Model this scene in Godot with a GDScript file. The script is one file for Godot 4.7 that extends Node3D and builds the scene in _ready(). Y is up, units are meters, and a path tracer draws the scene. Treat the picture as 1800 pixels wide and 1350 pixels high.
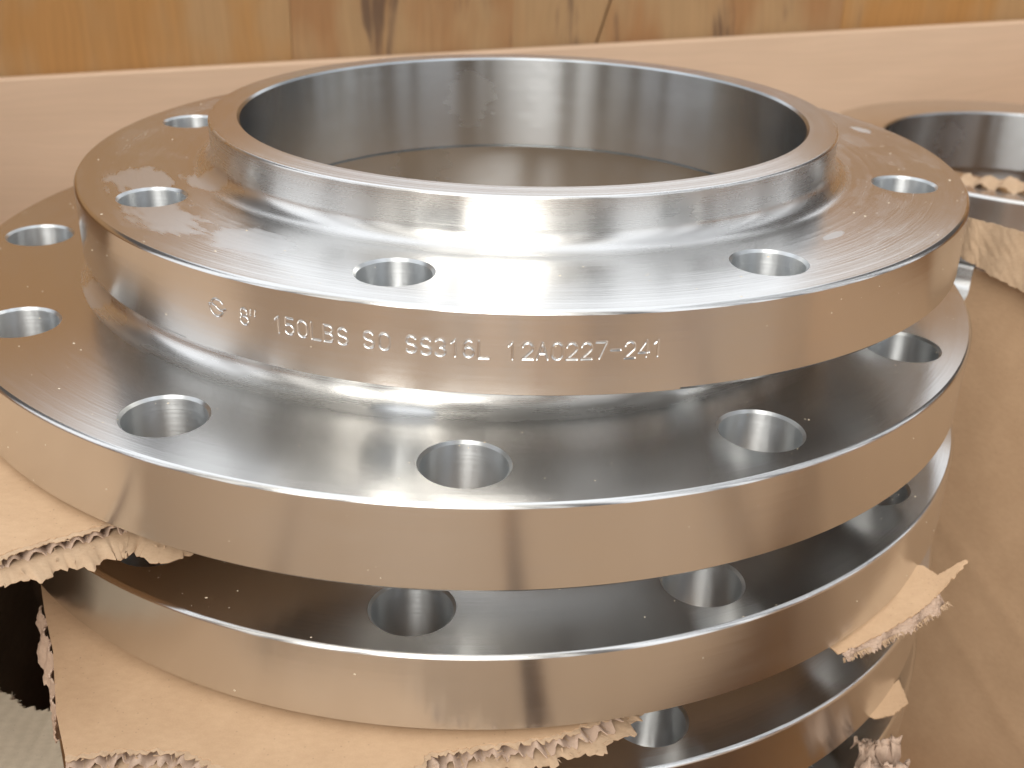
extends Node3D
# A stack of machined stainless steel pipe flanges with torn cardboard between them in a wooden crate.
# Sizes in this file are given in millimetres and turned to metres when meshes are committed.

const MM := 0.001
const STEEL := Color(0.86, 0.857, 0.85)

# ------------------------------------------------------------------ mesh builder
class MB:
	var v := PackedVector3Array()
	var n := PackedVector3Array()
	var uv := PackedVector2Array()
	var idx := PackedInt32Array()

	func vert(p: Vector3, nn: Vector3, t := Vector2.ZERO) -> int:
		v.append(p * 0.001)
		n.append(nn)
		uv.append(t)
		return v.size() - 1

	func tri(a: int, b: int, c: int) -> void:
		var f := (v[b] - v[a]).cross(v[c] - v[a])
		if f.dot(n[a] + n[b] + n[c]) > 0.0:
			idx.append_array([a, c, b])
		else:
			idx.append_array([a, b, c])

	func quad(a: int, b: int, c: int, d: int) -> void:
		tri(a, b, c)
		tri(a, c, d)

	# surface of revolution of a profile (r, y) with profile normals, from angle a0 to a1 (radians, from +x towards +z)
	func rev(pts: Array, nrm: Array, a0: float, a1: float, seg: int, v0 := 0.0) -> void:
		var m := pts.size()
		var base := v.size()
		for i in seg + 1:
			var a := lerpf(a0, a1, float(i) / seg)
			var c := cos(a)
			var s := sin(a)
			var along := v0
			for k in m:
				var p: Vector2 = pts[k]
				var q: Vector2 = nrm[k]
				if k > 0:
					along += (pts[k] as Vector2).distance_to(pts[k - 1]) / 100.0
				vert(Vector3(p.x * c, p.y, p.x * s), Vector3(q.x * c, q.y, q.x * s).normalized(), Vector2(a / TAU, along))
		for i in seg:
			for k in m - 1:
				var a := base + i * m + k
				quad(a, a + 1, a + m + 1, a + m)

	# a straight line of the profile
	func line(p: Vector2, q: Vector2, out: Vector2, a0 := 0.0, a1 := TAU, seg := 240, v0 := 0.0) -> void:
		rev([p, q], [out, out], a0, a1, seg, v0)

	# flat slab from a polygon in the xz plane between two heights
	func slab(poly: PackedVector2Array, y0: float, y1: float) -> void:
		var tris := Geometry2D.triangulate_polygon(poly)
		for h in [[y1, Vector3.UP], [y0, Vector3.DOWN]]:
			var b := v.size()
			for p in poly:
				vert(Vector3(p.x, h[0], p.y), h[1], p * 0.01)
			for i in range(0, tris.size(), 3):
				tri(b + tris[i], b + tris[i + 1], b + tris[i + 2])
		var turn := 1.0 if Geometry2D.is_polygon_clockwise(poly) else -1.0
		for i in poly.size():
			var p := poly[i]
			var q := poly[(i + 1) % poly.size()]
			var d := (q - p)
			var o := Vector3(-d.y, 0, d.x).normalized() * turn
			var a := vert(Vector3(p.x, y0, p.y), o)
			var b := vert(Vector3(q.x, y0, q.y), o)
			var c := vert(Vector3(q.x, y1, q.y), o)
			var e := vert(Vector3(p.x, y1, p.y), o)
			quad(a, b, c, e)

	# a sheet of paper with thickness from a grid of points; rows are arrays of Vector3
	func sheet(rows: Array, thick: float) -> void:
		var R := rows.size()
		var C: int = rows[0].size()
		var up := PackedVector3Array()
		for i in R:
			for j in C:
				var a: Vector3 = rows[mini(i + 1, R - 1)][j] - rows[maxi(i - 1, 0)][j]
				var b: Vector3 = rows[i][mini(j + 1, C - 1)] - rows[i][maxi(j - 1, 0)]
				var nn := a.cross(b)
				up.append(nn.normalized() if nn.length() > 1e-9 else Vector3.UP)
		var first := v.size()
		for s in [1.0, -1.0]:
			var b := v.size()
			for i in R:
				for j in C:
					var k := up[i * C + j] * float(s)
					vert(rows[i][j] + k * thick * 0.5, k, Vector2(i, j) * 0.02)
			for i in R - 1:
				for j in C - 1:
					var q := b + i * C + j
					quad(q, q + 1, q + C + 1, q + C)
		var other := first + R * C
		var rim := []
		for j in C: rim.append(j)
		for i in range(1, R): rim.append(i * C + C - 1)
		for j in range(C - 2, -1, -1): rim.append((R - 1) * C + j)
		for i in range(R - 2, 0, -1): rim.append(i * C)
		var mid := Vector3.ZERO
		for k in rim: mid += v[first + k]
		mid /= rim.size()
		for i in rim.size():
			var a: int = rim[i]
			var c: int = rim[(i + 1) % rim.size()]
			var o := (v[first + c] - v[first + a]).cross(up[a])
			if o.dot(v[first + a] - mid) < 0.0: o = -o
			o = o.normalized()
			var q0 := vert(v[first + a] * 1000.0, o)
			var q1 := vert(v[first + c] * 1000.0, o)
			var q2 := vert(v[other + c] * 1000.0, o)
			var q3 := vert(v[other + a] * 1000.0, o)
			quad(q0, q1, q2, q3)

	# a box with chamfered long edges, centre c, size s
	func box(c: Vector3, s: Vector3, ch := 1.0) -> void:
		var h := s * 0.5
		for ax in 3:
			for sg in [-1.0, 1.0]:
				var nn := Vector3.ZERO
				nn[ax] = sg
				var b := (ax + 1) % 3
				var d := (ax + 2) % 3
				var ids := []
				for e in [[-1, -1], [1, -1], [1, 1], [-1, 1]]:
					var p := c
					p[ax] += sg * h[ax]
					p[b] += e[0] * (h[b] - ch)
					p[d] += e[1] * (h[d] - ch)
					ids.append(vert(p, nn, Vector2(p[b], p[d]) * 0.01))
				quad(ids[0], ids[1], ids[2], ids[3])
		for ax in 3:
			var b := (ax + 1) % 3
			var d := (ax + 2) % 3
			for e in [[-1, -1], [1, -1], [1, 1], [-1, 1]]:
				var nn := Vector3.ZERO
				nn[b] = e[0]
				nn[d] = e[1]
				nn = nn.normalized()
				var ids := []
				for q in [[-1, 0], [1, 0], [1, 1], [-1, 1]]:
					var p := c
					p[ax] += q[0] * (h[ax] - ch)
					p[b] += e[0] * (h[b] - (ch if q[1] == 0 else 0.0))
					p[d] += e[1] * (h[d] - (ch if q[1] == 1 else 0.0))
					ids.append(vert(p, nn))
				quad(ids[0], ids[1], ids[2], ids[3])

	func mesh() -> ArrayMesh:
		var a := []
		a.resize(Mesh.ARRAY_MAX)
		a[Mesh.ARRAY_VERTEX] = v
		a[Mesh.ARRAY_NORMAL] = n
		a[Mesh.ARRAY_TEX_UV] = uv
		a[Mesh.ARRAY_INDEX] = idx
		var m := ArrayMesh.new()
		m.add_surface_from_arrays(Mesh.PRIMITIVE_TRIANGLES, a)
		return m

# ------------------------------------------------------------------ naming
var taken := {}

func numbered(called: String) -> String:
	var k: int = taken.get(called, 0)
	taken[called] = k + 1
	return called if k == 0 else "%s_%03d" % [called, k]

func part(called: String, mb: MB, m: Material, parent: Node3D, stuff := false) -> MeshInstance3D:
	var o := MeshInstance3D.new()
	o.name = called
	o.mesh = mb.mesh()
	o.material_override = m
	parent.add_child(o, true)
	if stuff: o.set_meta("kind", "stuff")
	return o

func share(called: String, mesh: Mesh, m: Material, parent: Node3D) -> MeshInstance3D:
	var o := MeshInstance3D.new()
	o.name = called
	o.mesh = mesh
	o.material_override = m
	parent.add_child(o, true)
	return o

func thing(called: String, label: String, category: String, group := "") -> Node3D:
	var o := Node3D.new()
	o.name = numbered(called)
	add_child(o)
	if label: o.set_meta("label", label)
	if category: o.set_meta("category", category)
	if group: o.set_meta("group", group)
	return o

# ------------------------------------------------------------------ textures
func fbm(seed_: int, freq: float, oct := 4) -> FastNoiseLite:
	var f := FastNoiseLite.new()
	f.seed = seed_
	f.noise_type = FastNoiseLite.TYPE_SIMPLEX_SMOOTH
	f.frequency = freq
	f.fractal_octaves = oct
	return f

func tex(img: Image) -> ImageTexture:
	return ImageTexture.create_from_image(img)

# rows: fine lathe lines across the profile direction
func lathe_normal(seed_: int, strength: float) -> ImageTexture:
	var h := 1024
	var img := Image.create(4, h, false, Image.FORMAT_RGB8)
	var r := RandomNumberGenerator.new()
	r.seed = seed_
	var slow := fbm(seed_, 0.08, 3)
	for y in h:
		var t := (r.randf_range(-1.0, 1.0) * 0.6 + slow.get_noise_1d(y) * 1.2) * strength
		var c := Color(0.5, clampf(0.5 + 0.5 * t, 0, 1), 0.5 + 0.5 * sqrt(maxf(0.0, 1.0 - t * t)))
		for x in 4: img.set_pixel(x, y, c)
	return tex(img)

# roughness over (angle, distance along the profile): faint rings, wipe marks, dull dried patches
func steel_rough(seed_: int, base: float, ring: float, smear: float, blobs: Array, blob_rough: float) -> ImageTexture:
	var w := 1024
	var h := 512
	var img := Image.create(w, h, false, Image.FORMAT_R8)
	var r := RandomNumberGenerator.new()
	r.seed = seed_
	var rows := PackedFloat32Array()
	for y in h: rows.append(r.randf_range(-1.0, 1.0))
	var a := fbm(seed_ + 1, 1.1, 4)
	var b := fbm(seed_ + 2, 5.0, 3)
	for x in w:
		var t := TAU * x / w
		var p := Vector2(cos(t), sin(t)) * 3.0
		for y in h:
			var along := y / 100.0
			var s := a.get_noise_3d(p.x, p.y, along * 1.3)
			var val := base + rows[y] * ring + smear * smoothstep(0.12, 0.3, s) + smear * 0.4 * b.get_noise_3d(p.x, p.y, along)
			var mm := y * 100.0 / h
			var edge := b.get_noise_3d(p.x * 0.55, p.y * 0.55, along * 0.7) * 0.5
			for k in blobs:
				var da := fposmod(360.0 * x / w - k[0] + 180.0, 360.0) - 180.0
				var q := Vector2(da / k[2], (mm - k[1]) / k[3]).length() + edge
				val = maxf(val, lerpf(val, blob_rough, 1.0 - smoothstep(0.7, 1.05, q)))
			img.set_pixel(x, y, Color(clampf(val, 0.02, 1.0), 0, 0))
	return tex(img)

func steel(rough: Texture2D, nrm: Texture2D, aniso: float, tone := STEEL, scale_n := 1.0) -> StandardMaterial3D:
	var m := StandardMaterial3D.new()
	m.albedo_color = tone
	m.metallic = 1.0
	m.metallic_specular = 0.5
	m.roughness = 1.0
	m.roughness_texture = rough
	m.roughness_texture_channel = BaseMaterial3D.TEXTURE_CHANNEL_RED
	if nrm:
		m.normal_enabled = true
		m.normal_texture = nrm
		m.normal_scale = scale_n
	if aniso != 0.0:
		m.anisotropy_enabled = true
		m.anisotropy = aniso
	return m

# kraft board: fibres, faint flute lines, mottling
func board_texture(seed_: int, c0: Color, c1: Color, flute: float, speck: float) -> ImageTexture:
	var w := 512
	var img := Image.create(w, w, false, Image.FORMAT_RGB8)
	var a := fbm(seed_, 0.012, 4)
	var b := fbm(seed_ + 1, 0.12, 3)
	var c := fbm(seed_ + 2, 0.45, 2)
	for y in w:
		for x in w:
			var t := 0.5 + 0.3 * a.get_noise_2d(x, y) + 0.22 * b.get_noise_2d(x * 0.5, y) + 0.22 * c.get_noise_2d(x, y)
			t += flute * sin(TAU * x / 16.0 + 2.0 * a.get_noise_2d(y, 7))
			var k := c0.lerp(c1, clampf(t, 0, 1))
			if c.get_noise_2d(x * 0.6 + 300.0, y * 0.6) > 0.74 - speck: k = k.darkened(0.16)
			img.set_pixel(x, y, k)
	return tex(img)

# wood: long streaks along v, knots and dark stains
func wood_texture(seed_: int, base: Color, warm: Color, stain: Color, streak: float, stain_cut: float, patch: float, lying := false, grain := 0.05) -> ImageTexture:
	var w := 768
	var img := Image.create(w, w, false, Image.FORMAT_RGB8)
	var a := fbm(seed_, 0.006, 4)
	var b := fbm(seed_ + 1, 0.03, 4)
	var c := fbm(seed_ + 2, 0.02, 5)
	for y in w:
		for x in w:
			var wob := 16.0 * a.get_noise_2d(x * 0.8, y * 0.4)
			var g := b.get_noise_2d((x + wob) * 0.9, y * 0.07)
			var fine := b.get_noise_2d((x + wob) * 6.0 + 900.0, y * 0.22)
			var t := clampf(0.45 + patch * a.get_noise_2d(x * 1.3 + 500.0, y * 0.7) + streak * g, 0, 1)
			var k := base.lerp(warm, t)
			k = k * (1.0 + grain * fine)
			var d := 0.75 * c.get_noise_2d((x + wob) * 0.8, y * 0.13 + 2000.0) + 0.45 * a.get_noise_2d(x * 1.2 + 77.0, y * 0.8) + 0.3 * fine
			k = k.lerp(stain, 0.7 * smoothstep(stain_cut, stain_cut + 0.35, d))
			img.set_pixel(y if lying else x, x if lying else y, Color(clampf(k.r, 0, 1), clampf(k.g, 0, 1), clampf(k.b, 0, 1)))
	return tex(img)

func matte(t: Texture2D, rough: float, uvscale: Vector3, triplanar := true) -> StandardMaterial3D:
	var m := StandardMaterial3D.new()
	m.albedo_texture = t
	m.roughness = rough
	m.metallic_specular = 0.35
	if triplanar:
		m.uv1_triplanar = true
	m.uv1_scale = uvscale
	return m

# ------------------------------------------------------------------ flange
func ring_line(mb: MB, r: float, y0: float, y1: float, inward: bool) -> void:
	var o := Vector2(-1, 0) if inward else Vector2(1, 0)
	mb.line(Vector2(r, y0), Vector2(r, y1), o)

# annulus pierced by holes, facing up or down
func pierced(r0: float, r1: float, y: float, up: bool, pcd: float, nh: int, rh: float, off: float) -> MB:
	var mb := MB.new()
	var nrm := Vector3.UP if up else Vector3.DOWN
	var hw := PI / nh
	for k in nh:
		var ac := off + TAU * k / nh
		var hc := Vector2(cos(ac), sin(ac)) * pcd
		var bd := PackedVector2Array()
		var na := 36
		for i in na: bd.append(Vector2.from_angle(ac - hw + 2.0 * hw * i / na) * r1)
		for i in 10: bd.append(Vector2.from_angle(ac + hw) * lerpf(r1, r0, i / 10.0))
		for i in na: bd.append(Vector2.from_angle(ac + hw - 2.0 * hw * i / na) * r0)
		for i in 10: bd.append(Vector2.from_angle(ac - hw) * lerpf(r0, r1, i / 10.0))
		var m := bd.size()
		var ts := [0.0, 0.12, 0.3, 0.6, 1.0]
		var base := mb.v.size()
		for j in ts.size():
			for i in m + 1:
				var q := bd[i % m]
				var h := hc + (q - hc).normalized() * rh
				var p := h.lerp(q, ts[j])
				var ang := ac + wrapf(p.angle() - ac, -PI, PI)
				mb.vert(Vector3(p.x, y, p.y), nrm, Vector2(ang / TAU, (p.length() - r0) / 100.0))
		for j in ts.size() - 1:
			for i in m:
				var a := base + j * (m + 1) + i
				mb.quad(a, a + 1, a + m + 2, a + m + 1)
	return mb

func hole_mesh(rh: float, t: float, ch: float) -> ArrayMesh:
	var mb := MB.new()
	var s := Vector2(-1, 1).normalized()
	mb.line(Vector2(rh + ch, t), Vector2(rh, t - ch), s, 0, TAU, 72)
	mb.line(Vector2(rh, t - ch), Vector2(rh, ch), Vector2(-1, 0), 0, TAU, 72, 0.1)
	mb.line(Vector2(rh, ch), Vector2(rh + ch, 0), Vector2(-1, -1).normalized(), 0, TAU, 72, 0.5)
	return mb.mesh()

# d: R, t, bore, hub, hub_h, fillet, pcd, holes, hole_r, off (degrees), cut (Vector2 angles left out of the rim)
func build_flange(root: Node3D, d: Dictionary, M: Dictionary) -> void:
	var R: float = d.R
	var t: float = d.t
	var ch := 1.3
	var cb := 1.4
	var off := deg_to_rad(d.off)
	var rf: float = d.hub + d.fillet
	# top face and underside
	part("top_face", pierced(rf, R - ch, t, true, d.pcd, d.holes, d.hole_r + 0.9, off), M.face, root)
	part("underside", pierced(d.bore, R - cb, 0.0, false, d.pcd, d.holes, d.hole_r + 0.9, off), M.face2, root)
	# rim with chamfers
	var mb := MB.new()
	var d1 := Vector2(1, 1).normalized()
	mb.rev([Vector2(R - ch, t), Vector2(R - ch * 0.45, t - ch * 0.4), Vector2(R, t - ch)], [Vector2(0.35, 1).normalized(), d1, Vector2(1, 0.3).normalized()], 0, TAU, 360)
	mb.line(Vector2(R, cb), Vector2(R - cb, 0), Vector2(1, -1).normalized(), 0, TAU, 360)
	if d.has("cut"):
		var cut: Vector2 = d.cut
		mb.line(Vector2(R, t - ch), Vector2(R, cb), Vector2(1, 0), cut.y, cut.x + TAU, 300, 0.02)
	else:
		mb.line(Vector2(R, t - ch), Vector2(R, cb), Vector2(1, 0), 0, TAU, 360, 0.02)
	part("rim", mb, M.rim, root)
	# hub: fillet, wall, chamfer, end face, chamfer
	mb = MB.new()
	var fr: float = d.fillet
	var pts := []
	var nr := []
	for i in 13:
		var a := PI / 2.0 * i / 12.0
		pts.append(Vector2(rf - fr * sin(a), t + fr * (1.0 - cos(a))))
		nr.append(Vector2(sin(a), cos(a)))
	pts.append(Vector2(d.hub, t + d.hub_h - 0.8))
	nr.append(Vector2(1, 0))
	mb.rev(pts, nr, 0, TAU, 360)
	mb.rev([Vector2(d.hub, t + d.hub_h - 0.8), Vector2(d.hub - 0.3, t + d.hub_h - 0.25), Vector2(d.hub - 0.8, t + d.hub_h)], [Vector2(1, 0.25).normalized(), d1, Vector2(0.25, 1).normalized()], 0, TAU, 360)
	part("hub", mb, M.hub, root)
	mb = MB.new()
	mb.line(Vector2(d.hub - 0.8, t + d.hub_h), Vector2(d.bore + 0.9, t + d.hub_h), Vector2(0, 1), 0, TAU, 360)
	part("hub_end_face", mb, M.end, root)
	# bore
	mb = MB.new()
	mb.line(Vector2(d.bore + 0.9, t + d.hub_h), Vector2(d.bore, t + d.hub_h - 0.9), Vector2(-1, 1).normalized(), 0, TAU, 360)
	mb.line(Vector2(d.bore, t + d.hub_h - 0.9), Vector2(d.bore, 1.2), Vector2(-1, 0), 0, TAU, 360, 0.02)
	mb.line(Vector2(d.bore, 1.2), Vector2(d.bore + 1.2, 0.0), Vector2(-1, -1).normalized(), 0, TAU, 360, 0.6)
	part("bore", mb, M.bore, root)
	var hm := hole_mesh(d.hole_r, t, 0.9)
	for k in int(d.holes):
		var o := share("bolt_hole", hm, M.hole, root)
		var a := off + TAU * k / int(d.holes)
		o.position = Vector3(cos(a) * d.pcd, 0, sin(a) * d.pcd) * MM

# c: centre of the top face, n: its normal, t: thickness -> the flange stands on its lower face
func seat(root: Node3D, c: Vector3, tx: float, tz: float, t: float) -> void:
	var n := Vector3(tx, 1, tz).normalized()
	var u := Vector3(1, -tx, 0)
	u = (u - n * u.dot(n)).normalized()
	root.transform = Transform3D(Basis(u, n, u.cross(n)), (c - n * t) * MM)

# ------------------------------------------------------------------ stamped marking
func arc(cx: float, cy: float, rx: float, ry: float, a0: float, a1: float, k := 14) -> Array:
	var o := []
	for i in k + 1:
		var a := deg_to_rad(lerpf(a0, a1, float(i) / k))
		o.append(Vector2(cx + rx * cos(a), cy + ry * sin(a)))
	return o

# single-stroke letters in a cell 0.62 wide and 1 high, y up
func glyph(ch: String) -> Array:
	match ch:
		"0", "O": return [arc(0.31, 0.69, 0.3, 0.31, 0, 180) + arc(0.31, 0.31, 0.3, 0.31, 180, 360) + [Vector2(0.61, 0.69)]]
		"1": return [[Vector2(0.1, 0.8), Vector2(0.34, 1.0), Vector2(0.34, 0.0)]]
		"2": return [arc(0.3, 0.7, 0.29, 0.3, 170, -35) + [Vector2(0.0, 0.0), Vector2(0.62, 0.0)]]
		"3": return [arc(0.29, 0.75, 0.28, 0.25, 150, -90) + arc(0.29, 0.25, 0.31, 0.26, 90, -150)]
		"4": return [[Vector2(0.46, 0.0), Vector2(0.46, 1.0), Vector2(0.0, 0.28), Vector2(0.62, 0.28)]]
		"5": return [[Vector2(0.56, 1.0), Vector2(0.08, 1.0), Vector2(0.05, 0.55)] + arc(0.29, 0.31, 0.3, 0.31, 130, -150)]
		"6": return [arc(0.33, 0.62, 0.3, 0.38, 60, 180) + [Vector2(0.03, 0.3)], arc(0.31, 0.3, 0.29, 0.3, 0, 360, 22)]
		"7": return [[Vector2(0.0, 1.0), Vector2(0.6, 1.0), Vector2(0.2, 0.0)]]
		"8": return [arc(0.31, 0.76, 0.25, 0.24, 0, 360, 20), arc(0.31, 0.27, 0.31, 0.27, 0, 360, 22)]
		"A": return [[Vector2(0.0, 0.0), Vector2(0.31, 1.0), Vector2(0.62, 0.0)], [Vector2(0.11, 0.34), Vector2(0.51, 0.34)]]
		"B": return [[Vector2(0.04, 0.0), Vector2(0.04, 1.0), Vector2(0.36, 1.0)] + arc(0.36, 0.76, 0.23, 0.24, 90, -90) + [Vector2(0.04, 0.52)], [Vector2(0.36, 0.52)] + arc(0.36, 0.26, 0.26, 0.26, 90, -90) + [Vector2(0.04, 0.0)]]
		"L": return [[Vector2(0.04, 1.0), Vector2(0.04, 0.0), Vector2(0.62, 0.0)]]
		"S": return [arc(0.31, 0.75, 0.28, 0.25, 25, 265) + arc(0.31, 0.25, 0.3, 0.25, 85, -155)]
		"-": return [[Vector2(0.02, 0.5), Vector2(0.6, 0.5)]]
		"\"": return [[Vector2(0.12, 1.0), Vector2(0.06, 0.68)], [Vector2(0.46, 1.0), Vector2(0.4, 0.68)]]
	return []

func stamp_patch(R: float, y0: float, y1: float, a0: float, a1: float, ymid: float) -> MB:
	var step := 0.19
	var w := int(R * (a1 - a0) / step)
	var h := int((y1 - y0) / step)
	var depth := PackedFloat32Array()
	depth.resize((w + 1) * (h + 1))
	var strokes := []
	var size := 4.9
	# middle of each letter, millimetres along the rim from its front towards the right
	var r := RandomNumberGenerator.new()
	r.seed = 5
	for e in [["8", -82.4], ["\"", -78.9], ["1", -70.3], ["5", -66.4], ["0", -62.1], ["L", -57.9], ["B", -53.9], ["S", -49.4], ["S", -41.5], ["O", -36.9], ["S", -29.1], ["S", -24.9], ["3", -20.8], ["1", -16.8], ["6", -12.9], ["L", -8.8], ["1", -0.9], ["2", 3.5], ["A", 7.5], ["0", 11.6], ["2", 15.7], ["2", 19.8], ["7", 23.9], ["-", 28.0], ["2", 32.1], ["4", 36.1], ["1", 40.0]]:
		var dy := r.randf_range(-0.12, 0.12)
		for s in glyph(e[0]):
			var q := []
			for p in s: q.append(Vector2(e[1] + (p.x - 0.31) * size, ymid + dy + (p.y - 0.5) * size))
			strokes.append(q)
	# the maker's round mark with a wave through it
	var lx := -92.9
	var ly := ymid + 0.6
	strokes.append(arc(lx + 0.2, ly + 0.2, 2.6, 2.4, 35, 155, 14))
	strokes.append(arc(lx - 0.2, ly - 0.3, 2.7, 2.5, 175, 330, 16))
	strokes.append([Vector2(lx - 3.3, ly + 0.35), Vector2(lx - 2.0, ly + 0.85), Vector2(lx - 0.7, ly + 0.4), Vector2(lx + 0.6, ly - 0.5), Vector2(lx + 1.9, ly - 0.75), Vector2(lx + 3.4, ly - 0.1)])
	var hw := 0.31
	for s in strokes:
		for i in s.size() - 1:
			var p: Vector2 = s[i]
			var q: Vector2 = s[i + 1]
			var lo := Vector2(minf(p.x, q.x), minf(p.y, q.y)) - Vector2(1, 1)
			var hi := Vector2(maxf(p.x, q.x), maxf(p.y, q.y)) + Vector2(1, 1)
			for iy in range(maxi(0, int((lo.y - y0) / step)), mini(h, int((hi.y - y0) / step) + 1) + 1):
				for ix in range(maxi(0, int((R * (a1 - PI / 2.0) + lo.x) / step)), mini(w, int((R * (a1 - PI / 2.0) + hi.x) / step) + 1) + 1):
					var at := Vector2(ix * step - R * (a1 - PI / 2.0), y0 + iy * step)
					var dd := at.distance_to(Geometry2D.get_closest_point_to_segment(at, p, q))
					var g := 0.25 * smoothstep(hw, 0.03, dd) - 0.015 * smoothstep(0.9, 0.55, dd) * smoothstep(hw - 0.1, hw + 0.08, dd)
					var k := iy * (w + 1) + ix
					if absf(g) > absf(depth[k]) and (g > 0.0 or depth[k] <= 0.0): depth[k] = g
	var mb := MB.new()
	for iy in h + 1:
		for ix in w + 1:
			var g := depth[iy * (w + 1) + ix]
			var along := ix * step
			var gx := (depth[iy * (w + 1) + mini(ix + 1, w)] - depth[iy * (w + 1) + maxi(ix - 1, 0)]) / (2.0 * step)
			var gy := (depth[mini(iy + 1, h) * (w + 1) + ix] - depth[maxi(iy - 1, 0) * (w + 1) + ix]) / (2.0 * step)
			var a := lerpf(a1, a0, float(ix) / w)
			var y := lerpf(y0, y1, float(iy) / h)
			var out := Vector3(cos(a), 0, sin(a))
			var right := Vector3(sin(a), 0, -cos(a))
			mb.vert(out * (R - g) + Vector3.UP * y, (out + right * gx + Vector3.UP * gy).normalized(), Vector2(a / TAU, 0.02 + (y1 - y) / 100.0))
	for iy in h:
		for ix in w:
			var k := iy * (w + 1) + ix
			mb.quad(k, k + 1, k + w + 2, k + w + 1)
	return mb

# ------------------------------------------------------------------ cardboard
func ragged(path: Array, step: float, amp: float, seed_: int) -> PackedVector2Array:
	var out := PackedVector2Array()
	var f := fbm(seed_, 0.12, 4)
	var run := 0.0
	for i in path.size() - 1:
		var p: Vector2 = path[i]
		var q: Vector2 = path[i + 1]
		var len := p.distance_to(q)
		var k := maxi(1, int(len / step))
		var o := Vector2(-(q - p).y, (q - p).x).normalized()
		for j in k:
			var s := run + len * j / k
			out.append(p.lerp(q, float(j) / k) + o * amp * f.get_noise_1d(s * 3.0))
		run += len
	out.append(path[path.size() - 1])
	return out

func smooth_out(path: PackedVector2Array, outside: Vector2) -> PackedVector2Array:
	# unit normals of a path, turned to the outside, smoothed
	var o := PackedVector2Array()
	for i in path.size():
		var d := path[mini(i + 6, path.size() - 1)] - path[maxi(i - 6, 0)]
		var nn := Vector2(-d.y, d.x).normalized()
		if nn.dot(outside) < 0.0: nn = -nn
		o.append(nn)
	return o

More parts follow.
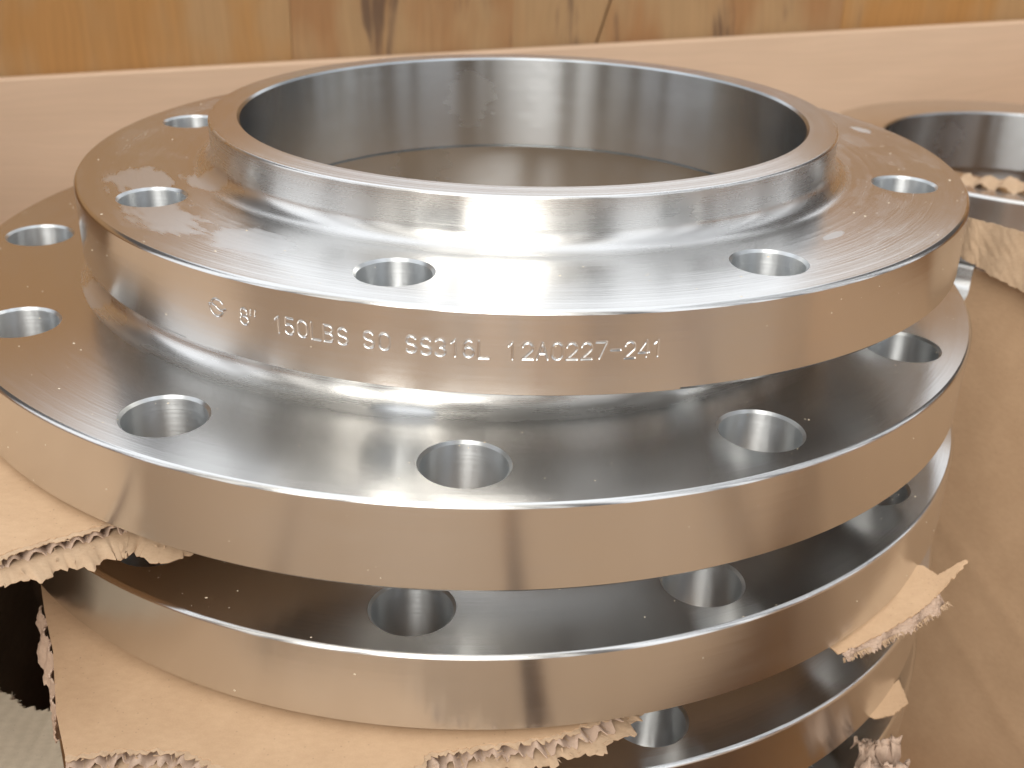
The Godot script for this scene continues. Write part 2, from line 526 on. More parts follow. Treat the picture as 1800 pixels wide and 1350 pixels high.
# a corrugated sheet lying in the xz plane with its upper side at y = 0. torn: path (in order along the outline) of the torn
# edge of the upper liner; rest: the other corners of the outline, going on from the end of the torn edge.
func corrugated(root: Node3D, torn: Array, rest: Array, outside: Vector2, o: Dictionary) -> void:
	var M: Dictionary = o.mats
	var th := 4.6
	var seed_: int = o.seed
	var e := ragged(torn, 0.8, o.get("rag", 1.6), seed_)
	var poly := PackedVector2Array(e)
	for p in rest: poly.append(p)
	var mb := MB.new()
	mb.slab(poly, -0.45, 0.0)
	part("upper_liner", mb, M.liner, root)
	var nn := smooth_out(e, outside)
	var inner := PackedVector2Array()
	for i in e.size(): inner.append(e[i] - nn[i] * 9.0)
	for p in rest: inner.append(p)
	mb = MB.new()
	mb.slab(inner, -th + 0.46, -0.46)
	part("core", mb, M.inner, root)
	mb = MB.new()
	mb.slab(poly, -th, -th + 0.45)
	part("lower_liner", mb, M.liner, root)
	# frayed pale rim of the upper liner
	var fe := fbm(seed_ + 5, 0.3, 3)
	var fr := [[], [], [], []]
	for i in e.size():
		var reach: float = o.get("fringe", 1.6) * (0.9 + 1.1 * fe.get_noise_1d(i * 1.1) + 0.5 * fe.get_noise_1d(i * 4.0 + 70.0))
		for k in 4:
			var p := e[i] + nn[i] * (-0.4 if k == 0 else reach * k / 3.0)
			fr[k].append(Vector3(p.x, -0.26 - 0.12 * k + 0.25 * fe.get_noise_2d(i * 0.8, k * 6.0), p.y))
	mb = MB.new()
	mb.sheet(fr, 0.3)
	part("frayed_edge", mb, M.torn, root)
	# flutes laid bare along the tear
	var r := RandomNumberGenerator.new()
	r.seed = seed_
	var f := fbm(seed_ + 9, 0.2, 3)
	var ext: float = o.get("flute_out", 3.0)
	var pitch: float = o.get("pitch", 6.0)
	var rows := [[], [], [], [], []]
	for i in e.size():
		var s := i * 0.8
		var wave := sin(TAU * s / pitch + 1.2 * f.get_noise_1d(s * 0.3))
		var reach: float = ext * (0.7 + 0.9 * f.get_noise_1d(s * 1.7 + 50.0)) + 0.3 * r.randf()
		for k in 5:
			var t := [-9.0, -4.0, 0.0, 0.5 * reach, reach][k] as float
			var droop: float = 0.0 if k < 3 else -float(o.get("droop", 0.4)) * (k - 2) + 0.5 * f.get_noise_2d(s * 2.0, k * 9.0)
			var p := e[i] + nn[i] * t
			rows[k].append(Vector3(p.x, -th * 0.5 + wave * (1.75 if k < 3 else 1.4) + droop, p.y))
	mb = MB.new()
	mb.sheet(rows, 0.3)
	part("flutes", mb, M.inner, root)
	# lower liner torn further out
	var lip: float = o.get("lip", 5.0)
	if lip > 0.0:
		rows = [[], [], [], [], [], []]
		for i in e.size():
			var s := i * 0.8
			var reach: float = lip * (0.8 + 0.7 * f.get_noise_1d(s * 0.5 + 200.0)) + 0.7 * f.get_noise_1d(s * 5.0) + 0.25 * r.randf()
			reach *= smoothstep(0.0, 8.0, float(i)) * smoothstep(0.0, 8.0, float(e.size() - 1 - i))
			for k in 6:
				var t := -3.0 if k == 0 else reach * k / 5.0
				var droop: float = -float(o.get("curl", 1.5)) * pow(k / 5.0, 2.0) + 0.6 * f.get_noise_2d(s * 1.5, k * 7.0 + 300.0) * k / 5.0
				var p := e[i] + nn[i] * t
				rows[k].append(Vector3(p.x, -th + 0.62 + droop, p.y))
		mb = MB.new()
		mb.sheet(rows, 0.35)
		part("torn_lip", mb, M.torn, root)
	# loose fibres
	mb = MB.new()
	for i in range(0, e.size(), 1):
		if r.randf() > o.get("fuzz", 0.6): continue
		for q in 2:
			var t: float = r.randf_range(-0.5, maxf(0.5, lip * 0.9)) if q == 1 else r.randf_range(-0.3, ext)
			var y := -th + 0.8 if q == 1 else r.randf_range(-3.2, -0.3)
			var p := e[i] + nn[i] * t
			fibre(mb, Vector3(p.x, y, p.y), Vector3(nn[i].x, r.randf_range(-0.9, 0.5), nn[i].y), r)
	part("paper_fibres", mb, M.torn, root, true)

func fibre(mb: MB, at: Vector3, dir: Vector3, r: RandomNumberGenerator) -> void:
	var d := (dir + Vector3(r.randf_range(-1, 1), r.randf_range(-0.5, 0.5), r.randf_range(-1, 1))).normalized()
	var len := r.randf_range(0.8, 2.6)
	var side := d.cross(Vector3(r.randf(), r.randf(), r.randf())).normalized() * r.randf_range(0.12, 0.3)
	var up := d.cross(side).normalized()
	var c := at + d * len * 0.5 + up * r.randf_range(-0.4, 0.4)
	var tip := at + d * len + up * r.randf_range(-0.8, 0.8)
	mb.sheet([[at - side, at + side], [c - side * 0.8, c + side * 0.8], [tip - side * 0.2, tip + side * 0.2]], 0.12)

# a bent flap of paper between two edge curves (arrays of Vector3)
func flap(mb: MB, a: Array, b: Array, thick: float, ridge: float, pitch: float, seed_: int, rag := 0.8, cols := 90, rowsn := 12) -> void:
	var f := fbm(seed_, 0.25, 4)
	var rows := []
	for i in rowsn + 1: rows.append([])
	for j in cols + 1:
		var t := float(j) / cols
		var p := along(a, t)
		var q := along(b, t)
		q += (q - p).normalized() * rag * (f.get_noise_1d(j * 4.0) + 0.6 * f.get_noise_1d(j * 17.0))
		p += (p - q).normalized() * rag * 0.7 * (f.get_noise_1d(j * 5.0 + 400.0) + 0.6 * f.get_noise_1d(j * 15.0 + 90.0))
		for i in rowsn + 1:
			var u := float(i) / rowsn
			var c := p.lerp(q, u)
			var nn := (q - p).cross(along(a, minf(1, t + 0.02)) - along(a, maxf(0, t - 0.02))).normalized()
			var w := ridge * (sin(TAU * (t * pitch + u * 0.35)) + 0.9 * f.get_noise_2d(j * 1.2, i * 4.0))
			rows[i].append(c + nn * w)
	mb.sheet(rows, thick)

func along(a: Array, t: float) -> Vector3:
	var x := clampf(t, 0, 1) * (a.size() - 1)
	var i := mini(int(x), a.size() - 2)
	return (a[i] as Vector3).lerp(a[i + 1], x - i)

# ------------------------------------------------------------------ scene
func _ready() -> void:
	# camera
	var cam := Camera3D.new()
	cam.name = "camera"
	add_child(cam)
	var fwd := Vector3(-0.00447802, -0.44484394, -0.89559691).normalized()
	var right := Vector3(4.99134703e-04, 1.34159604e-05, -9.15941613e-06).normalized()
	var up := right.cross(fwd).normalized()
	cam.transform = Transform3D(Basis(right, up, -fwd), Vector3(0.983, 121.179, 458.165) * MM)
	cam.keep_aspect = Camera3D.KEEP_HEIGHT
	cam.fov = 2.0 * rad_to_deg(atan(675.0 / 2002.4))
	var lens := CameraAttributesPhysical.new()
	lens.frustum_focal_length = 12.0 / (675.0 / 2002.4)
	lens.frustum_focus_distance = 0.34
	lens.exposure_aperture = 17.0
	lens.frustum_near = 0.01
	lens.frustum_far = 200.0
	cam.attributes = lens
	cam.near = 0.01
	cam.far = 200.0
	cam.current = true
	# daylight
	var env := Environment.new()
	env.background_mode = Environment.BG_SKY
	env.tonemap_mode = Environment.TONE_MAPPER_LINEAR
	env.tonemap_exposure = 0.97
	env.sdfgi_enabled = true
	env.ssao_enabled = true
	env.ssil_enabled = true
	var skym := ProceduralSkyMaterial.new()
	skym.sky_top_color = Color(0.94, 0.955, 0.975)
	skym.sky_horizon_color = Color(0.965, 0.967, 0.97)
	skym.sky_curve = 0.2
	skym.ground_bottom_color = Color(0.3, 0.27, 0.24)
	skym.ground_horizon_color = Color(0.45, 0.42, 0.38)
	skym.sun_angle_max = 1.0
	skym.sun_curve = 0.02
	var sky := Sky.new()
	sky.sky_material = skym
	env.sky = sky
	env.background_energy_multiplier = 1.66
	var we := WorldEnvironment.new()
	we.name = "world_environment"
	we.environment = env
	add_child(we)
	var sun := DirectionalLight3D.new()
	sun.name = "daylight"
	sun.light_color = Color(1.0, 0.985, 0.96)
	sun.light_energy = 0.85
	sun.light_angular_distance = 40.0
	sun.shadow_enabled = true
	add_child(sun)
	sun.look_at_from_position(Vector3(-0.25, 0.75, 1.0), Vector3.ZERO)

	materials()
	setting()
	flanges()
	boards()

var M := {}

func materials() -> void:
	var ln := lathe_normal(3, 0.10)
	var ln2 := lathe_normal(8, 0.05)
	var stains := [[152.0, 70.0, 3.5, 5.0]]
	var face_rough := steel_rough(11, 0.22, 0.012, 0.012, [], 0.4)
	# dried coolant patches on the top flange: angle, millimetres from the fillet, half sizes
	var stained := steel_rough(12, 0.23, 0.015, 0.03, [[154.0, 0.0, 5.5, 5.0], [157.5, 19.0, 7.0, 12.5], [141.0, 23.0, 9.0, 11.0], [125.0, 17.0, 6.0, 10.0], [-19.0, 30.0, 2.2, 3.5], [44.0, 14.0, 2.5, 2.0]], 0.37)
	var hub_rough := steel_rough(13, 0.27, 0.015, 0.03, [[152.0, 2.0, 5.5, 8.5]], 0.4)
	var bore_rough := steel_rough(14, 0.25, 0.008, 0.012, [[256.0, 20.0, 7.0, 14.0]], 0.29)
	var hole_rough := steel_rough(15, 0.4, 0.05, 0.02, [], 0.3)
	M.face = steel(face_rough, ln2, -0.75, STEEL, 0.4)
	M.face_top = steel(stained, ln2, -0.6, STEEL, 0.9)
	M.face2 = M.face
	M.rim = steel(face_rough, ln2, -0.85, STEEL, 0.3)
	M.hub = steel(hub_rough, ln2, -0.7, STEEL, 0.5)
	M.end = steel(face_rough, ln2, -0.5, STEEL, 0.6)
	M.bore = steel(bore_rough, ln2, -1.0, Color(0.72, 0.735, 0.745), 0.1)
	M.hole = steel(hole_rough, ln, -0.9, Color(0.84, 0.85, 0.855), 0.4)
	var kraft := board_texture(21, Color(0.725, 0.60, 0.475), Color(0.80, 0.675, 0.545), 0.0, 0.0)
	var torn := board_texture(22, Color(0.66, 0.55, 0.44), Color(0.78, 0.68, 0.57), 0.0, 0.06)
	var grey := board_texture(23, Color(0.72, 0.67, 0.59), Color(0.82, 0.77, 0.69), 0.12, 0.0)
	M.kraft = matte(kraft, 0.75, Vector3.ONE * 6.0)
	M.gap_shade = matte(board_texture(26, Color(0.36, 0.29, 0.23), Color(0.46, 0.38, 0.3), 0.0, 0.0), 0.8, Vector3.ONE * 4.0)  # dark brown with the shade of the left gap put into its colour
	M.wood_dark = matte(board_texture(27, Color(0.42, 0.30, 0.21), Color(0.50, 0.37, 0.26), 0.0, 0.0), 0.7, Vector3.ONE * 3.0)
	M.brown = matte(board_texture(25, Color(0.60, 0.48, 0.38), Color(0.70, 0.58, 0.46), 0.0, 0.0), 0.75, Vector3.ONE * 3.0)
	M.torn = matte(torn, 0.9, Vector3.ONE * 16.0)
	M.inner = matte(board_texture(24, Color(0.66, 0.56, 0.49), Color(0.81, 0.72, 0.64), 0.0, 0.05), 0.9, Vector3.ONE * 16.0)
	M.grey = matte(grey, 0.85, Vector3.ONE * 6.0)
	M.card = {"liner": M.kraft, "inner": M.inner, "torn": M.torn}
	M.card_grey = {"liner": M.grey, "inner": M.inner, "torn": M.grey}
	M.orange = matte(wood_texture(31, Color(0.63, 0.51, 0.37), Color(0.59, 0.44, 0.30), Color(0.32, 0.25, 0.21), 0.6, 0.24, 1.7), 0.5, Vector3.ONE * 1.6)
	M.orange2 = matte(wood_texture(35, Color(0.64, 0.51, 0.36), Color(0.64, 0.47, 0.28), Color(0.36, 0.3, 0.25), 0.5, 0.3, 1.4), 0.5, Vector3.ONE * 1.4)
	M.tan = matte(wood_texture(32, Color(0.78, 0.67, 0.57), Color(0.81, 0.70, 0.60), Color(0.66, 0.52, 0.40), 0.12, 0.5, 0.7, true, 0.025), 0.6, Vector3.ONE * 1.5)
	M.side = matte(wood_texture(33, Color(0.60, 0.45, 0.30), Color(0.68, 0.5, 0.31), Color(0.3, 0.22, 0.16), 0.7, 0.3, 0.6), 0.6, Vector3.ONE * 2.2)
	M.concrete = matte(board_texture(41, Color(0.45, 0.43, 0.4), Color(0.55, 0.53, 0.5), 0.0, 0.02), 0.8, Vector3.ONE * 0.7)
	M.dust = StandardMaterial3D.new()
	M.dust.albedo_color = Color(0.86, 0.8, 0.7)
	M.dust.roughness = 0.9
	M.dark = StandardMaterial3D.new()
	M.dark.albedo_color = Color(0.33, 0.31, 0.3)
	M.dark.roughness = 0.8
	M.roof = StandardMaterial3D.new()
	M.roof.albedo_color = Color(0.5, 0.5, 0.5)
	M.roof.roughness = 0.7

func setting() -> void:
	# ground
	var g := MB.new()
	g.slab(PackedVector2Array([Vector2(-60000, -60000), Vector2(60000, -60000), Vector2(60000, 60000), Vector2(-60000, 60000)]), -480.0, -440.0)
	var go := part("ground", g, M.concrete, self)
	go.set_meta("kind", "structure")
	go.set_meta("label", "grey concrete ground the crate stands on")
	# crate
	var crate := thing("wooden_crate", "large wooden crate of stained orange brown planks around the flanges", "crate")
	var back := Transform3D(Basis(Vector3.UP, deg_to_rad(15.0)), Vector3(-12, 0, -516) * MM)
	# from, to, top
	var left := MB.new()
	left.slab(PackedVector2Array([Vector2(-1400, 310), Vector2(-181, 310), Vector2(-181, -205), Vector2(-240, -222), Vector2(-330, -290), Vector2(-420, -330), Vector2(-1400, -330)]), -24.0, 0.0)
	var lp := part("plank", left, M.orange2, crate)
	lp.transform = back * Transform3D(Basis(Vector3.RIGHT, Vector3.BACK, Vector3.DOWN), Vector3.ZERO)
	for q in [[[-180.6, 310.0, -6.5, 310.0, 146.5, -200.0, -180.6, -200.0], M.orange], [[-4.5, 310.0, 299.5, 310.0, 299.5, -200.0, 148.5, -200.0], M.orange], [[300.0, 310.0, 900.0, 310.0, 900.0, -280.0, 300.0, -280.0], M.orange2]]:
		var mb := MB.new()
		mb.slab(PackedVector2Array(v2(q[0])), -24.0, 0.0)
		var o := part("plank", mb, q[1], crate)
		o.transform = lp.transform
	for lx in [-180.0, 78.0, 300.0]:
		var mb := MB.new()
		mb.box(Vector3(lx, -55, -38), Vector3(90 if lx != 78.0 else 220, 490, 24), 1.5)
		var o := part("added_batten", mb, M.side, crate)  # added behind the joints to stop light leaking between planks
		o.transform = back
	for s in [["side_panel", Vector3(-520, -130, 0), Vector3(24, 330, 1300)], ["side_panel", Vector3(700, -130, -100), Vector3(24, 330, 1200)], ["front_panel", Vector3(80, -290, 345), Vector3(1200, 150, 24)], ["bottom_panel", Vector3(80, -366, -100), Vector3(1300, 20, 1300)]]:
		var mb := MB.new()
		mb.box(Vector3.ZERO, s[2], 1.5)
		var o := part(s[0], mb, M.side, crate)
		o.position = s[1] * MM
	for k in 3:
		var mb := MB.new()
		mb.box(Vector3.ZERO, Vector3(1300, 64, 90), 2.0)
		var o := part("skid", mb, M.side, crate)
		o.position = Vector3(80, -408, -600 + 480 * k) * MM
	# unseen box flaps added at the low front to tint the rim reflections
	for q in [["leftmost", -520.0, -142.0, -22.0], ["second from the left", -131.0, 20.0, -29.0], ["second from the right", 33.0, 214.0, -23.0], ["rightmost", 226.0, 690.0, -30.0]]:
		var lin := MB.new()
		lin.box(Vector3(0, 0, 85), Vector3(q[2] - q[1], 5, 170), 0.8)
		var lo := part(numbered("reflection_flap"), lin, M.kraft, self)
		lo.transform = Transform3D(Basis(Vector3.RIGHT, deg_to_rad(q[3])), Vector3(0.5 * (q[1] + q[2]), -184, 224) * MM)
		lo.set_meta("label", "unseen tan cardboard flap added for rim reflections, folded outward over the crate's low front, the %s" % q[0])
		lo.set_meta("category", "cardboard")
		lo.set_meta("group", "unseen flaps added at the front for rim reflections")
	var lid := thing("reflection_lid", "unseen brown plank lid added in front of the open crate for rim reflections", "lid")  # lid added out of view so the rims mirror brown boards
	lid.transform = Transform3D(Basis(Vector3.RIGHT, deg_to_rad(-4.0)), Vector3(60, -190, 385) * MM)
	var lr := RandomNumberGenerator.new()
	lr.seed = 92
	var edge := -650.0
	while edge < 650.0:
		var wide := lr.randf_range(55.0, 150.0)
		var mb := MB.new()
		mb.box(Vector3(edge + wide * 0.5, lr.randf_range(-3.0, 3.0), 300), Vector3(wide, 18, 600), 2.0)
		part("plank", mb, [M.wood_dark, M.side, M.brown][lr.randi() % 3], lid)
		edge += wide + lr.randf_range(2.0, 14.0)
	for z in [80.0, 520.0]:
		var mb := MB.new()
		mb.box(Vector3(0, -24, z), Vector3(1290, 22, 80), 2.0)
		part("added_batten", mb, M.side, lid)
	# panel added behind the left gap, its colour darkened for the gap shade
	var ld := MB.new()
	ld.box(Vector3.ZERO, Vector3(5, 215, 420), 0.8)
	var l2 := part("cardboard_divider", ld, M.gap_shade, self)
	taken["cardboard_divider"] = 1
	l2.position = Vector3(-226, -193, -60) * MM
	l2.set_meta("label", "added cardboard panel at lower left, the gap shade put into its dark colour")
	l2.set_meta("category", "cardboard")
	added_shed()
	# plywood sheet standing against the back of the crate
	var ply := MB.new()
	ply.box(Vector3(0, -210, -5), Vector3(1500, 420, 10), 1.2)
	var p := part("plywood_board", ply, M.tan, self)
	p.set_meta("label", "pale tan plywood board leaning against the crate's back planks behind the flanges")
	p.set_meta("category", "board")
	p.transform = Transform3D(Basis(Vector3.UP, deg_to_rad(15.0)) * Basis(Vector3.BACK, deg_to_rad(2.1)), Vector3(-12, -49, -497) * MM)

func added_shed() -> void:
	# unseen shed walls and posts added round the crate to shape steel reflections
	var w := thing("reflection_wall", "unseen dark wall added left of the crate for steel reflections", "wall")
	var mb := MB.new()
	mb.box(Vector3(-3200, 1560, -2600), Vector3(200, 4000, 4600), 5)
	part("wall", mb, M.dark, w)
	w = thing("reflection_wall", "unseen dark wall added to the right behind the crate for steel reflections", "wall")
	mb = MB.new()
	mb.box(Vector3(2700, 1560, -3000), Vector3(200, 4000, 3000), 5)
	part("wall", mb, M.dark, w)
	var spots := [[2600, -1300, 160], [2600, -950, 240], [2600, -420, 130], [2600, -80, 300], [2600, 420, 150], [2600, 700, 120], [2600, 1150, 380], [2600, 2000, 200], [1700, 3300, 600], [980, 3300, 140], [-1300, 3300, 420], [-2500, 3300, 330], [-2900, 2200, 260], [-2900, 1200, 180]]
	var nth := ["first", "second", "third", "fourth", "fifth", "sixth", "seventh", "eighth", "ninth", "tenth", "eleventh", "twelfth", "thirteenth", "fourteenth"]
	for k in spots.size():
		var q: Array = spots[k]
		var p := thing("reflection_post", "%s unseen post added for steel reflections, clockwise from behind the crate" % nth[k], "post", "unseen posts added for steel reflections")
		mb = MB.new()
		mb.box(Vector3(0, 3000, 0), Vector3(q[2], 6000, minf(q[2], 260.0)), 12)
		part("shaft", mb, M.dark, p)
		mb = MB.new()
		mb.box(Vector3(0, 10, 0), Vector3(q[2] + 150.0, 20, q[2] + 150.0), 3)
		part("base_plate", mb, M.roof, p)
		p.position = Vector3(q[0], -440, q[1]) * MM

const SMALL := {"R": 172.5, "t": 26.4, "bore": 111.2, "hub": 122.9, "hub_h": 17.2, "fillet": 6.8, "pcd": 149.3, "holes": 8, "hole_r": 11.3}
const LARGE := {"R": 203.0, "t": 29.3, "bore": 137.0, "hub": 148.5, "hub_h": 17.3, "fillet": 8.0, "pcd": 181.0, "holes": 12, "hole_r": 12.8}

func flanges() -> void:
	var grp := "stainless steel flanges stacked in the crate"
	# top flange
	var d := SMALL.duplicate()
	d.off = 14.0
	d.cut = Vector2(deg_to_rad(90.0 - 16.0), deg_to_rad(90.0 + 36.0))
	var a := thing("pipe_flange", "topmost silver flange with stamped lettering on its rim and eight bolt holes", "flange", grp)
	var ms := M.duplicate()
	ms.face = M.face_top
	build_flange(a, d, ms)
	part("stamped_marking", stamp_patch(172.5, 0.8, 26.4 - 1.3, d.cut.x, d.cut.y, 14.3), M.rim, a)
	seat(a, Vector3(0, 0, 0), -0.006, -0.009, 26.4)
	dust(a, 64.0, 26.4, 136.0, 171.0, 420, 81, 172.5)
	# twelve-hole flanges below it
	var spec := [
		["second flange from the top, wider than the lettered one resting on its hub", Vector3(-20.8, -43.7, -2.7), 0.014, -0.001, 27.6],
		["third flange from the top, between two torn cardboard sheets, twelve bolt holes", Vector3(-16.6, -96.2, -6.4), -0.006, 0.01, 34.0],
		["fourth flange from the top, showing below the torn edge of the front cardboard", Vector3(-12.9, -150.0, -10.1), 0.018, 0.008, 9.8],
		["fifth flange from the top, only a sliver of rim at the lower right", Vector3(-10.0, -204.0, -12.0), 0.0, 0.004, 20.0],
		["sixth flange from the top, deep in the crate", Vector3(-12.0, -257.0, -12.0), 0.0, 0.0, 5.0],
		["lowest flange of the stack, resting on the crate bottom", Vector3(-12.0, -326.0, -12.0), 0.0, 0.0, 15.0]]
	for s in spec:
		var f: Node3D
		f = thing("pipe_flange", s[0], "flange", grp)
		var dd := LARGE.duplicate()
		dd.off = s[4]
		build_flange(f, dd, M)
		seat(f, s[1], s[2], s[3], 29.3)
		if s[1].y > -120.0: dust(f, 0.0, 29.3, 160.0, 202.0, 420, 82 + int(s[4]), 203.0)
	# neighbour stack at the back right
	var nb := thing("pipe_flange", "flange in the neighbouring stack at the right edge, its wide bore showing", "flange", "stainless steel flanges in the neighbouring stack")
	var dn := {"R": 152.0, "t": 45.0, "bore": 107.0, "hub": 112.0, "hub_h": 0.0, "fillet": 0.01, "pcd": 134.0, "holes": 8, "hole_r": 9.0, "off": 20.0}
	ring_flange(nb, 152.0, 45.0, 108.0)
	seat(nb, Vector3(369, -80, -356), 0, 0, 45.0)
	var nb2 := thing("pipe_flange", "lower flange of the neighbouring stack, under the wide ring at right", "flange", "stainless steel flanges in the neighbouring stack")
	var d2 := LARGE.duplicate()
	d2.off = 10.0
	d2.hub_h = 14.0
	build_flange(nb2, d2, M)
	seat(nb2, Vector3(362, -139.5, -352), 0, 0, 29.3)

# pale grains of dust and grit lying on the top face and clinging to the rim
func dust(root: Node3D, _o: float, t: float, r0: float, r1: float, count: int, seed_: int, R: float) -> void:
	var r := RandomNumberGenerator.new()
	r.seed = seed_
	var grain := MB.new()
	var ids := []
	for p in [Vector3(0, 0.6, 0), Vector3(1, 0, 0.2), Vector3(-0.2, 0, 1), Vector3(-0.9, 0, -0.2), Vector3(0.3, 0, -0.8)]: ids.append(grain.vert(p, Vector3(p.x, 0.7, p.z).normalized()))
	for k in 4: grain.tri(ids[0], ids[1 + k], ids[1 + (k + 1) % 4])
	var mm := MultiMesh.new()
	mm.transform_format = MultiMesh.TRANSFORM_3D
	mm.mesh = grain.mesh()
	mm.instance_count = count
	for k in count:
		var a := r.randf() * TAU
		var s := 0.1 + 0.3 * pow(r.randf(), 4.0)
		var b := Basis(Vector3.UP, r.randf() * TAU).scaled(Vector3(s * r.randf_range(0.7, 1.6), s, s))
		if k % 4 > 0:
			var rr := lerpf(r0, r1, r.randf())
			mm.set_instance_transform(k, Transform3D(b, Vector3(cos(a) * rr, t, sin(a) * rr) * MM))
		else:
			var out := Vector3(cos(a), 0, sin(a))
			var q := Basis(Vector3.UP.cross(out), out, Vector3.UP.cross(out).cross(out)) * b
			mm.set_instance_transform(k, Transform3D(q, (out * R + Vector3.UP * t * r.randf_range(0.08, 0.92)) * MM))
	var o := MultiMeshInstance3D.new()
	o.name = "dust"
	o.multimesh = mm
	o.material_override = M.dust
	o.set_meta("kind", "stuff")
	root.add_child(o, true)

func ring_flange(root: Node3D, R: float, t: float, b: float) -> void:
	var mb := MB.new()
	mb.line(Vector2(R - 1.5, t), Vector2(R, t - 1.5), Vector2(1, 1).normalized(), 0, TAU, 240)
	mb.line(Vector2(R, t - 1.5), Vector2(R, 1.0), Vector2(1, 0), 0, TAU, 240)
	mb.line(Vector2(R, 1.0), Vector2(R - 1, 0), Vector2(1, -1).normalized(), 0, TAU, 240)
	part("rim", mb, M.rim, root)
	mb = MB.new()
	mb.line(Vector2(b + 1.2, t), Vector2(R - 1.5, t), Vector2(0, 1), 0, TAU, 240)
	part("top_face", mb, M.face, root)
	mb = MB.new()
	mb.line(Vector2(b + 1.2, t), Vector2(b, t - 1.2), Vector2(-1, 1).normalized(), 0, TAU, 240)
	mb.line(Vector2(b, t - 1.2), Vector2(b, 0.0), Vector2(-1, 0), 0, TAU, 240)
	part("bore", mb, M.bore, root)

func v2(l: Array) -> Array:
	var o := []
	for i in range(0, l.size(), 2): o.append(Vector2(l[i], l[i + 1]))
	return o

func v3(l: Array) -> Array:
	var o := []
	for i in range(0, l.size(), 3): o.append(Vector3(l[i], l[i + 1], l[i + 2]))
	return o

func tilted(root: Node3D, at: Vector3, tx: float, tz: float) -> void:
	seat(root, at, tx, tz, 0.0)

func boards() -> void:
	# under the second flange, at the left. Coordinates relative to (0, y, 0)
	var s2 := thing("cardboard_sheet", "torn cardboard sheet under the second flange, its fluted edge at the left", "cardboard")
	corrugated(s2, v2([-330, 232, -240, 214, -160, 194, -146, 190, -143, 186, -129, 177, -121, 170, -112, 168, -104, 170, -92, 166, -70, 150]), v2([-20, 130, 60, 110, 120, 60, 150, -60, 100, -150, -160, -150, -190, -60, -228, 10, -480, 10, -480, 232]), Vector2(0.3, 1), {"mats": M.card, "seed": 51, "flute_out": 1.6, "lip": 11.0, "curl": 2.4, "pitch": 5.6, "fuzz": 0.2})
	tilted(s2, Vector3(0, -74.6, 0), 0.014, -0.001)
	var s3 := thing("cardboard_sheet", "torn cardboard sheet under the third flange, spread across the lower front", "cardboard")
	corrugated(s3, v2([-129, 208, -115, 205, -95, 204, -82, 210, -60, 221, -40, 221, -27, 211, -21, 202, -6, 199, 8, 196, 20, 192, 30, 186, 38, 177, 46, 162]), v2([70, 140, 110, 118, 150, 60, 170, 0, 130, -150, -200, -150, -185, 90, -161, 141, -150, 162, -138, 191]), Vector2(0.0, 1), {"mats": M.card, "seed": 52, "flute_out": 5.0, "lip": 10.0, "curl": 1.0, "pitch": 6.4, "droop": 0.25, "fuzz": 0.25})
	tilted(s3, Vector3(0, -127.6, 0), -0.006, 0.01)
	var fl := MB.new()
	flap(fl, v3([-163, -0.6, 138, -156, -0.6, 153, -150, -0.6, 163, -143, -0.6, 180, -138, -0.6, 192]), v3([-166, -9, 137, -160, -15, 153, -153, -19, 163, -145, -20, 180, -138, -9, 193]), 0.5, 0.8, 5.0, 57, 1.8)
	part("frayed_side", fl, M.inner, s3)
	var s4 := thing("cardboard_sheet", "greyish cardboard sheet at the lower left corner, below the dark gap", "cardboard")
	corrugated(s4, v2([-330, 100, -230, 120, -190, 128, -178, 136, -166, 138]), v2([-150, 170, -138, 205, -120, 300, -330, 300]), Vector2(0.0, -1), {"mats": M.card_grey, "seed": 53, "flute_out": 1.0, "lip": 2.0, "rag": 2.5, "fringe": 0.6})
	tilted(s4, Vector3(0, -179.0, 0), 0.0, 0.0)
	# upright divider at the right
	var dv := thing("cardboard_divider", "upright tan cardboard panel at the right, creased, its top edge torn", "cardboard")
	dv.transform = Transform3D(Basis(Vector3(0.563, 0, 0.826), Vector3.UP, Vector3(-0.826, 0, 0.563)), Vector3(212, 0, -45) * MM)
	divider(dv)
	scraps()

func divider(root: Node3D) -> void:
	# local: x along the panel towards the camera, y up, z towards the flanges
	var f := fbm(61, 0.02, 3)
	var rows := []
	var ny := 110
	var nx := 110
	for i in ny + 1:
		var row := []
		var t := float(i) / ny
		for j in nx + 1:
			var u := float(j) / nx
			var y0 := -354.0
			var lead := -30.0
			var x := lerpf(lead, 340.0, u)
			var ytop := -61.0 + 1.2 * f.get_noise_1d(x * 8.0)
			var y := lerpf(y0, ytop, t)
			if x < 0.0: x = lerpf(lead, 340.0, u) + (30.0 * smoothstep(-118.0, -72.0, y)) * (1.0 - u * 370.0 / 30.0)
			var z := 0.12 * f.get_noise_2d(x, y)
			for c in [[-186.0, -0.62, 0.45], [-226.0, -0.74, 0.35]]:
				var dd: float = (y - (c[0] + c[1] * x)) / 7.0
				z += c[2] * exp(-dd * dd)
			row.append(Vector3(x, y, z))
		rows.append(row)
	var mb := MB.new()
	mb.sheet(rows, 0.6)
	part("front_liner", mb, M.kraft, root)
	var back := []
	for row in rows:
		var q := []
		for p in row: q.append(p + Vector3(0, 0, -5.0))
		back.append(q)
	mb = MB.new()
	mb.sheet(back, 0.6)
	part("back_liner", mb, M.kraft, root)
	mb = MB.new()
	flutes_upright(mb, rows)
	part("flutes", mb, M.inner, root)
	mb = MB.new()
	flap(mb, v3([-22, -47, 3, -12, -38, 4, 0, -37, 3, 30, -36, 2, 90, -33, 2]), v3([-20, -50, 5, -8, -54, 7, 8, -57, 7.5, 36, -61, 8, 90, -66, 8]), 0.8, 0.7, 5.0, 62, 1.0)
	part("torn_flap", mb, M.torn, root)

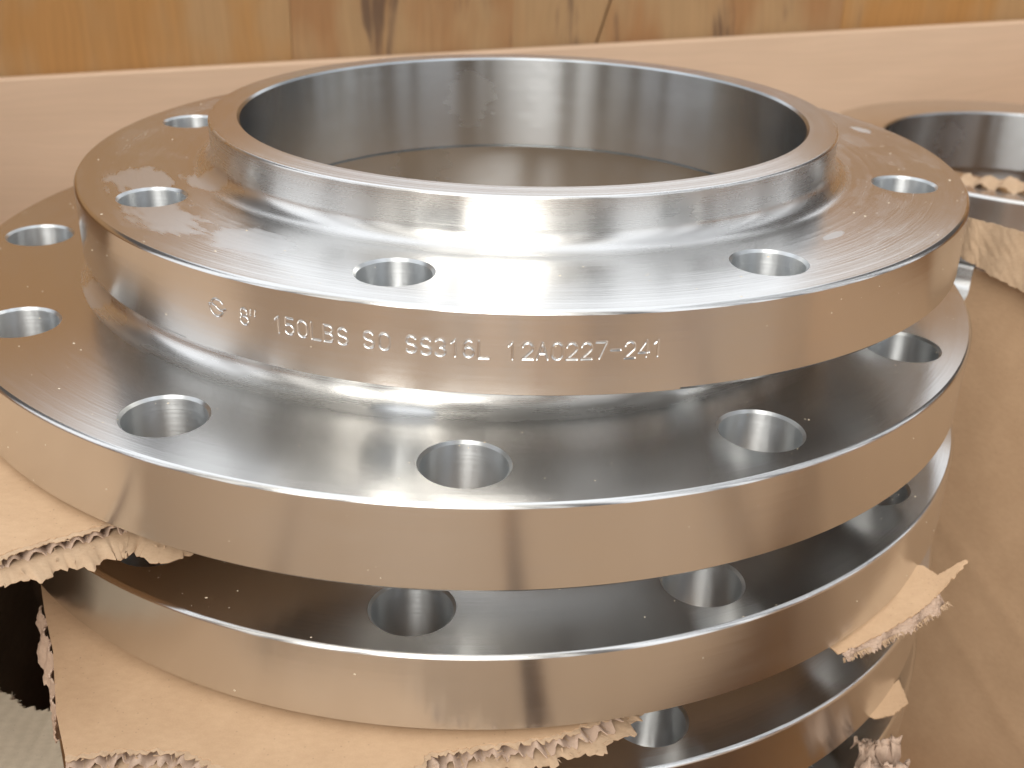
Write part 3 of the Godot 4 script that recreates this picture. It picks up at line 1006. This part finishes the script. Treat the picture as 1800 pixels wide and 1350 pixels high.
func flutes_upright(mb: MB, rows: Array) -> void:
	var top: Array = rows[rows.size() - 1]
	var out := []
	for k in 5:
		var r := []
		for j in 500:
			var t := j / 499.0
			var p := along(top, t)
			r.append(p + Vector3(0, [0.5, -1.0, -4.0, -20.0, -60.0][k], -2.5 + 1.8 * sin(TAU * t * 62.0)))
		out.append(r)
	mb.sheet(out, 0.3)

func scraps() -> void:
	var a := thing("cardboard_scrap", "torn tan cardboard scrap sticking out under the third flange at right", "cardboard")
	var mb := MB.new()
	flap(mb, v3([110, -127.8, 150, 126, -126, 136, 139, -124, 119, 147, -122.5, 108, 153, -122, 109, 157, -122.5, 113, 168, -119, 108]), v3([112, -128.4, 153, 118, -128, 149.5, 131, -127.5, 141, 143, -126.5, 133, 151, -125, 126, 158, -123, 119.5, 169, -119.5, 108.8]), 0.5, 0.25, 2.0, 71, 0.9)
	part("liner", mb, M.kraft, a)
	mb = MB.new()
	flap(mb, v3([113, -128.4, 151.5, 129, -128.6, 141, 145, -127.5, 130, 156, -125.0, 120]), v3([115, -131.0, 153.0, 130, -132.0, 143.5, 147, -131.5, 131.5, 160, -130.5, 120]), 0.4, 1.1, 3.5, 72, 2.0)
	part("torn_paper", mb, M.inner, a)
	mb = MB.new()
	var r := RandomNumberGenerator.new()
	r.seed = 73
	for i in 260:
		var p := along(v3([114, -130, 152.5, 130, -130.5, 142.5, 147, -130, 131, 160, -129, 120]), r.randf())
		fibre(mb, p, Vector3(0.5, -0.9, 0.7), r)
	part("paper_fibres", mb, M.torn, a, true)
	var b := thing("cardboard_scrap", "small tan cardboard corner under the fourth flange at right", "cardboard")
	mb = MB.new()
	flap(mb, v3([134, -181, 121, 147, -181, 111, 156, -180.6, 103]), v3([141, -181.8, 124.5, 149, -181.8, 121.5, 156, -181.2, 116]), 0.6, 0.2, 1.0, 74, 0.8)
	part("liner", mb, M.kraft, b)
	var c := thing("paper_scrap", "crumpled brown paper wad low between the stack and the divider", "paper")
	mb = MB.new()
	var f := fbm(75, 0.22, 2)
	var rows := []
	for i in 25:
		var row := []
		for j in 25:
			var p := Vector3(132 + 17.0 * j / 24.0, -190.0 + 5.0 * sin(i * 0.5), 130 + 22.0 * i / 24.0)
			p += Vector3(f.get_noise_2d(i, j), 2.0 * f.get_noise_2d(i + 40, j), f.get_noise_2d(i, j + 60)) * 2.6
			row.append(p)
		rows.append(row)
	mb.sheet(rows, 0.3)
	part("wad", mb, M.inner, c)
	# scrap on the neighbouring ring
	var e := thing("cardboard_scrap", "torn strip of cardboard lying on the neighbouring flange at right edge", "cardboard")
	mb = MB.new()
	flap(mb, v3([285, -78.5, -268, 310, -75, -250, 340, -74, -238, 400, -75, -232]), v3([278, -79, -252, 305, -78, -236, 340, -78, -222, 400, -78, -214]), 0.5, 1.6, 7.0, 76, 1.5)
	part("strip", mb, M.torn, e)
